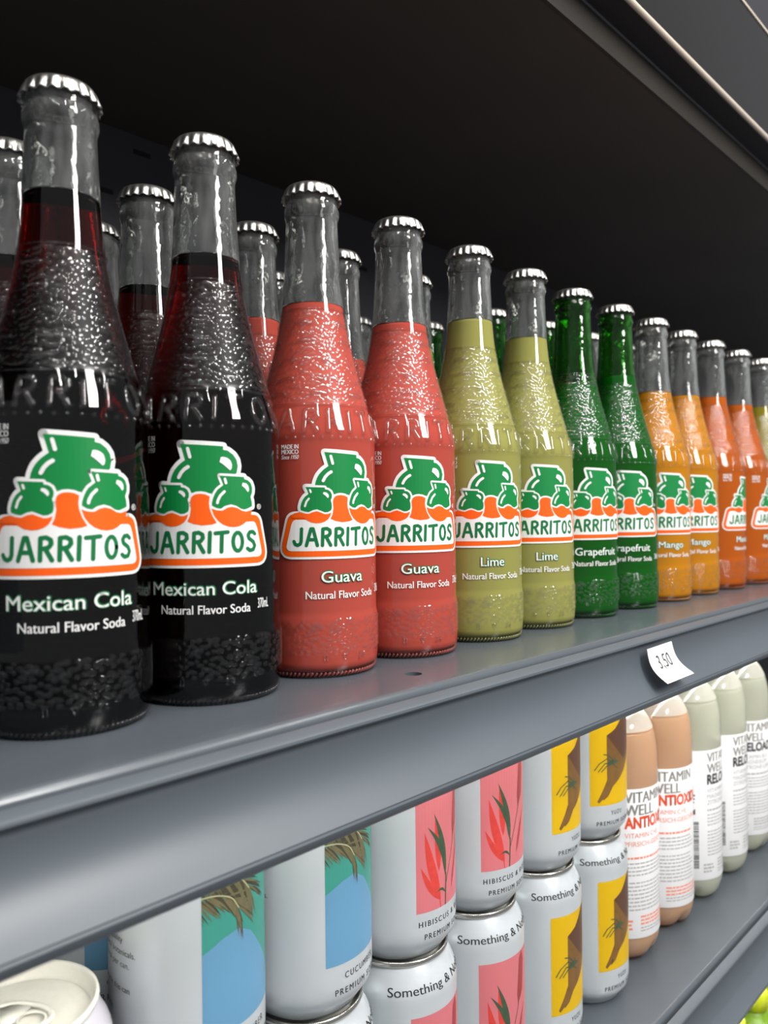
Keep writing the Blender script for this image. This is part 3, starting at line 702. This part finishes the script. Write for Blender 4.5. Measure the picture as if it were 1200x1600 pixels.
def design(kind):
    P = []; panel = B2(); panel.rect(0, PZ0, PW, PZ1)
    tx = B2()
    if kind == 'palm':
        P.append(('panel_print', cl(panel, 'teal', 0, 'panel_print')))
        b = B2(); b.poly([fr(0, 0), fr(0, .53), fr(.2, .60), fr(.38, .63), fr(.55, .56), fr(.75, .38), fr(1.0, .16), fr(1, 0)]); P.append(('water_print', cl(b, 'blue', 1, 'water_print')))
        b = B2(); b3 = B2(); r_ = B2()
        for spine, n, L in (([(-.25, .995), (.0, 1.02), (.24, 1.0), (.42, .93), (.54, .83)], 40, 12.5), ([(-.25, .86), (.0, .89), (.16, .885), (.30, .84), (.38, .76)], 40, 12.0)):
            S = [fr(*p) for p in spine]; S = spline(S, .4); m = len(S)
            for i in range(n):
                k = int((i+.5)/n*(m-2)); p = S[k]; tdir = (S[k+1][0]-S[k][0], S[k+1][1]-S[k][1])
                for sgn in (1, -1):
                    ang = math.atan2(tdir[1], tdir[0])+sgn*math.radians(62-46*i/n+random.uniform(-5, 5)); LL = L*(.85+.35*i/n)*random.uniform(.82, 1.08)
                    leaf(b if random.random() < .55 else b3, p, (p[0]+LL*math.cos(ang), p[1]+LL*math.sin(ang)-1.6), .95, .5, 5)
            r_.stroke(S[::4], .5, nd=6)
        P.append(('palm_frond_print', cl(b, 'palm', 2, 'palm_frond_print'))); P.append(('palm_leaflet_print', cl(b3, 'palm_olive', 3, 'palm_leaflet_print'))); P.append(('frond_rib_print', cl(r_, 'palm_light', 4, 'frond_rib_print')))
        names = ('CUCUMBER', 22.5)
    if kind == 'hibiscus':
        P.append(('panel_print', cl(panel, 'pink', 0, 'panel_print')))
        b = B2(); o = fr(.36, .0); leaf(b, fr(.36, .06), fr(.12, .66), 5.4, 1.0); leaf(b, fr(.36, .06), fr(.06, .38), 3.6, 1.4); leaf(b, fr(.30, .16), fr(.10, .28), 2.2, .6); leaf(b, fr(.34, .3), fr(.28, .76), 4.0, -.4); b.stroke([o, fr(.34, .10)], .6, nd=6)
        P.append(('red_leaf_print', cl(b, 'redleaf', 1, 'red_leaf_print')))
        b = B2(); leaf(b, fr(.46, .24), fr(.26, .80), 3.8, -1.8); leaf(b, fr(.43, .36), fr(.16, .70), 2.6, -1.8); b.stroke([fr(.45, 0), fr(.46, .12), fr(.47, .26)], .8, nd=6); leaf(b, fr(.46, .10), fr(.27, .13), 1.4, -2.2); b.stroke([fr(.46, .16), fr(.56, .34), fr(.66, .50), fr(.72, .64)], .5, nd=6)
        P.append(('green_leaf_print', cl(b, 'greenleaf', 2, 'green_leaf_print')))
        b = B2(); b.poly([fr(.66, .52), fr(.64, .62), fr(.70, .94), fr(.78, 1.0), fr(.84, .90), fr(.80, .62)]); leaf(b, fr(.6, .1), fr(.86, .5), 3.0, .6); P.append(('dark_leaf_print', cl(b, 'darkred', 1, 'dark_leaf_print')))
        names = ('HIBISCUS & ROSE', 39.5)
    if kind == 'yuzu':
        P.append(('panel_print', cl(panel, 'yellow', 0, 'panel_print')))
        b = B2(); b.poly([fr(.30, .78), fr(.48, .84), fr(.74, 1.0), fr(.95, 1.0), fr(.95, .5), fr(.72, .34), fr(.56, .26), fr(.42, .20), fr(.30, .28)])
        b.poly([fr(.30, .28), fr(.42, .20), fr(.30, .12), fr(.15, .03), fr(.12, .05), fr(.22, .17)]); b.poly([fr(.36, .24), fr(.42, .20), fr(.32, .10), fr(.23, .06), fr(.22, .08)])
        P.append(('fruit_print', cl(b, 'brown', 1, 'fruit_print')))
        b = B2(); b.poly([fr(.30, .78), fr(.48, .84), fr(.74, 1.0), fr(.95, 1.0), fr(.95, .56), fr(.70, .48), fr(.50, .62)]); P.append(('fruit_shade_print', cl(b, 'dbrown', 2, 'fruit_shade_print')))
        b = B2()
        for q in ([(.42, .47), (.30, .52), (.16, .47), (.08, .40)], [(.42, .46), (.26, .47), (.14, .38)], [(.42, .50), (.32, .56), (.24, .57)], [(.44, .46), (.30, .44), (.20, .38)], [(.46, .52), (.44, .44), (.52, .40)]): b.stroke([fr(*p) for p in q], .7, nd=6)
        leaf(b, fr(.30, .46), fr(.56, .47), 3.4, .6); P.append(('twig_print', cl(b, 'greenleaf', 3, 'twig_print')))
        names = ('YUZU', 10.5)
    tx.text(names[0], names[1], 2.8, PW/2, 18.9, .012, spacing=1.35); tx.text('PREMIUM SODA', 33, 2.8, PW/2, 12.2, .012, spacing=1.35)
    P.append(('flavour_lettering', cl(tx, 'can_ink', 1, 'flavour_lettering', clip=False)))
    sh = B2(); sh.text('Something & Nothing', 66, 3.9, PW/2, 99.6, .008); P.append(('shoulder_lettering', cl(sh, 'can_ink', 2, 'shoulder_lettering', clip=False, step=1.5, vstep=1.2)))
    nt_ = B2()
    for k_, s in enumerate(['vegan', 'ingredients', '', 'Finest quality', 'natural botanicals.', '35 kcal per can.', '', 'Recycle this can', '', 'climate']):
        if s: nt_.text(s, None, 2.4, -52, 77-k_*4.8, 0.008, 'L')
    P.append(('small_lettering', cl(nt_, 'can_ink', 1, 'small_lettering', clip=False)))
    return P
DES = {k: design(k) for k in ('palm', 'hibiscus', 'yuzu')}
CG = 'white soda cans stacked on the lower shelf'
def soda_can(x, y, z, kind, ang, label):
    A = math.atan2(x-CAM.x, y-CAM.y)
    t = thing('soda_can', label, 'can', (x, y, z), math.radians(ang)-A, CG)
    b = obj('can_body', CB, t); obj('can_rim', CRIM, t); obj('can_lid', CLID, t); obj('pull_tab', CTAB, t)
    for nme, me in DES[kind]:
        q = obj(nme, me, b)
        if nme == 'small_lettering': q['kind'] = 'stuff'
    return t
CY = -.0055
CX = [.1792, .2442, .3092, .3742, .4415, .5067]
spec = [('palm', 9, 9, 'left palm can, text column showing'), ('palm', 16, 14, 'palm can beside the pink cans'),
        ('hibiscus', 18, 11.8, 'pink leaf can next to the palm cans'), ('hibiscus', 11.5, 8, 'pink leaf can next to the yellow cans'),
        ('yuzu', 23.6, 20.7, 'yellow fruit can next to the pink cans'), ('yuzu', 11, 19.5, 'yellow fruit can next to the plastic bottles')]
for x, (k, a1, a0, nm) in zip(CX, spec):
    soda_can(x, CY, ZL, k, a0, 'white '+nm+', lower one of its stack')
    soda_can(x, CY, ZL+CH+.0002, k, a1, 'white '+nm+', upper one of its stack')
soda_can(.1820, .0640, ZL, 'palm', 30, 'white palm can behind, lower one, left under the rail')
soda_can(.1820, .0640, ZL+CH+.0002, 'palm', -25, 'white palm can behind, upper one, its blue panel showing left under the rail')
# tall can at the left with its lid in view
HT = .1700
tc_ = thing('tall_can', 'tall silver-lidded can at the bottom left, lid and pull tab in view', 'can', (.1085, -.0062, ZL), math.radians(-60))
tb = obj('can_body', can_body(M['lilac'], HT), tc_); obj('can_rim', can_rim(HT, 'lid'), tc_); obj('can_lid', can_lid(HT), tc_); obj('pull_tab', tab_mesh(HT, 'lid'), tc_)
def RT(z): return RC(z if z < .05 else z-(HT-.1145))
b = B2()
for k in range(-2, 6):
    b.stroke([(k*18+2.2*math.sin(v*.55), v) for v in np.arange(95, 156, 2.0)], 4.2)
obj('wave_print', wrap('wave_print', b, M['wave'], RT, 0, 2.0, .0323, lift=.00008), tb)

# ------------------------------------------------------------------ plastic drink bottles
VR = .0315
VPROF = [(p[0]*.001, p[1]*.001) for p in [(8, 4.0), (16, 1.0), (21, .4), (25.5, 2.4), (29.0, 7.0), (31.0, 13.5), (31.5, 20), (31.5, 60), (31.5, 100), (31.5, 150), (31.0, 160), (29.6, 169), (26.6, 178), (22.0, 186), (17.0, 192), (14.0, 196.5), (13.2, 199), (13.2, 201)]]
VD = spline(VPROF, .0025)
def vmod(r, z, t):
    k = max(0, 1-z/.016); s = abs(math.cos(2.5*t)); return r*(1-.10*k*(1-s)**2), z+.0045*k*(1-s)**3*(1 if r > .006 else 0)
VF = .1735
_vz = np.array([p[1] for p in VD[6:]]); _vr = np.array([p[0] for p in VD[6:]])
def RV(z): return float(np.interp(z, _vz, _vr))
VSH = lathe('bottle_shell', [(.002, .0045)]+VD, 80, [M['pet'], M['pet_dome']], mod=vmod, mfun=lambda i: 0 if ([(0, 0)]+VD)[i][1] < VF+.001 else 1)
VLQ = lambda mat: lathe('drink', [(.002, .0052)]+[(r-.0005, z+.0006) for r, z in VD if z < VF]+[(RV(VF)-.0006, VF), (.01, VF)], 80, M[mat], mod=vmod, cap1=True)
VC = lathe('screw_cap', [(.0138, .1995), (.0148, .2000), (.0148, .2003), (.0146, .2020), (.0146, .2150), (.0138, .2162), (.010, .2164)], 60, M['pcap'], cap1=True, mod=lambda r, z, t: (r+(.00018*math.cos(40*t) if .2015 < z < .2155 else 0), z))
VRING = lathe('neck_ring', [(.0130, .1970), (.0162, .1972), (.0164, .1980), (.0162, .1988), (.0130, .1990)], 60, M['pet_dome'])
LT0, LT1 = .0205, .1335
VLB = lathe('paper_sleeve', [(VR+.0001, LT0), (VR+.0002, LT0+.0003), (VR+.0002, LT1-.0003), (VR+.0001, LT1)], 96, M['plabel'])
def vl(b, mat, name): return wrap(name, b, M[mat], lambda z: VR+.0003, 0, 2.0, VR)
def v_design(kind):
    out = []; g, big, sm, smr = B2(), B2(), B2(), B2()
    g.text('VITAMIN', 39, 8.0, 0, 123.2, .03, 'L'); g.text('WELL', 26, 8.0, 0, 113.6, .03, 'L')
    word, wd, mat = ('ANTIOXIDANT', 64, 'pred') if kind == 'anti' else ('RELOAD', 36, 'pblack')
    big.text(word, wd, 8.0, 0, 104.0, .045, 'L')
    lines = ['VITAMIN C+E', 'PFIRSICH-GESCHMACK'] if kind == 'anti' else ['VITAMIN B12', 'MAGNESIUM', 'ZITRONE-LIMETTE']
    y = 96.5
    for s in lines: (smr if kind == 'anti' else sm).text(s, None, 3.6, 0, y, 0, 'L'); y -= 6.4 if kind == 'anti' else 5.2
    # unreadable small print: rows of broken bars
    def row(bb, yy, x0, x1, hh=1.0):
        x = x0
        while x < x1-1:
            l = random.uniform(1.6, 5.0); bb.rect(x, yy, min(x+l, x1), yy+hh); x += l+.7
    row(smr if kind == 'anti' else sm, 80.5, 0, 38, 1.5)
    for k in range(4): row(sm, 76.6-k*2.9, 0, 44-random.uniform(0, 14))
    for k in range(8): row(sm, 62-k*2.9, 0, 44-random.uniform(0, 8))
    for k in range(3): row(smr if kind == 'anti' else sm, 36-k*2.7, 12, 46, 1.3)
    for k in range(2): row(sm, 27.9-k*2.2, 12, 44, .8)
    for k in range(3): row(smr if kind == 'anti' else sm, 33-k*2.9, -4+0*k, 7-random.uniform(0, 3), 1.6)
    if kind != 'anti':
        bc = B2(); y = 31.0
        while y < 72: h_ = random.choice((.35, .5, .8, 1.1)); bc.rect(-17.5, y, -8.0, y+h_); y += h_+random.choice((.4, .6, .9))
        for k in range(3): row(bc, 88+k*3, -18, -11, 1.4)
        bc.poly([(-17, 78), (-11, 78), (-11, 83)]); bc.stroke(arcp(-14.5, 76, 1.6, 40, 300, 8), .6, nd=6)
        out.append(('barcode_print', vl(bc, 'pblack', 'barcode_print')))
    out += [('name_lettering', vl(g, 'pgrey', 'name_lettering')), ('variety_lettering', vl(big, mat, 'variety_lettering')), ('small_print', vl(sm, 'psoft', 'small_print'))]
    if kind == 'anti': out.append(('red_print', vl(smr, 'psoftred', 'red_print')))
    return out
VDES = {k: v_design(k) for k in ('anti', 'reload')}
VLM = {k: VLQ(k) for k in ('peach', 'pale', 'berry')}
def drink_bottle(x, y, kind, liq, ang, label):
    A = math.atan2(x-CAM.x, y-CAM.y)
    t = thing('plastic_bottle', label, 'bottle', (x, y, ZL), math.radians(ang)-A, 'plastic drink bottles on the lower shelf')
    obj('bottle_shell', VSH, t); obj('drink', VLM[liq], t); obj('screw_cap', VC, t); obj('neck_ring', VRING, t)
    l = obj('paper_sleeve', VLB, t)
    for nme, me in VDES[kind]:
        q = obj(nme, me, l)
        if nme in ('small_print', 'red_print'): q['kind'] = 'stuff'
for a in [(.5717, .0000, 'anti', 'peach', 10, 'peach drink bottle beside the yellow fruit cans'),
          (.6352, -.0010, 'anti', 'peach', -5, 'peach drink bottle beside the pale green drink'),
          (.6987, -.0010, 'reload', 'pale', 36, 'pale green drink bottle beside the peach one, barcode showing'),
          (.7625, -.0010, 'reload', 'pale', 36, 'pale green drink bottle second from the right edge'),
          (.8270, -.0010, 'reload', 'pale', 8, 'pale drink bottle cut off at the right edge of the lower shelf'),
          (.8350, .0640, 'reload', 'berry', 8, 'dark red drink bottle behind, at the right edge under the rail')]:
    drink_bottle(*a)

# ------------------------------------------------------------------ lowest shelf, only the tops peek out
def squat(x, y, liq, label):
    t = thing('squat_bottle', label, 'bottle', (x, y, Z3), 0, 'yellow green bottles on the lowest shelf')
    pr = spline([(p[0]*.001, p[1]*.001) for p in [(10, 1), (26, 0), (30, 3), (31, 10), (31, 60), (30.5, 92), (27, 104), (20, 113), (14, 118), (13, 122)]], .004)
    obj('bottle_body', lathe('bottle_body', pr, 48, M[liq], cap0=True, cap1=True), t)
    obj('screw_cap', lathe('screw_cap', [(.0138, .1222), (.0148, .1224), (.0148, .1390), (.0138, .1402), (.008, .1406)], 40, M['ygreen'], cap1=True), t)
for i, (x, l) in enumerate(((.80, 'white'), (.865, 'ldgreen'), (.93, 'ygreen'), (.996, 'ygreen'))):
    squat(x, -.002, l, ['white bottle under the lower rail at the bottom right corner', 'leaf green bottle under the lower rail at the bottom right corner', 'bright yellow-green bottle under the lower rail at the right edge', 'yellow-green bottle furthest right on the lowest shelf'][i])
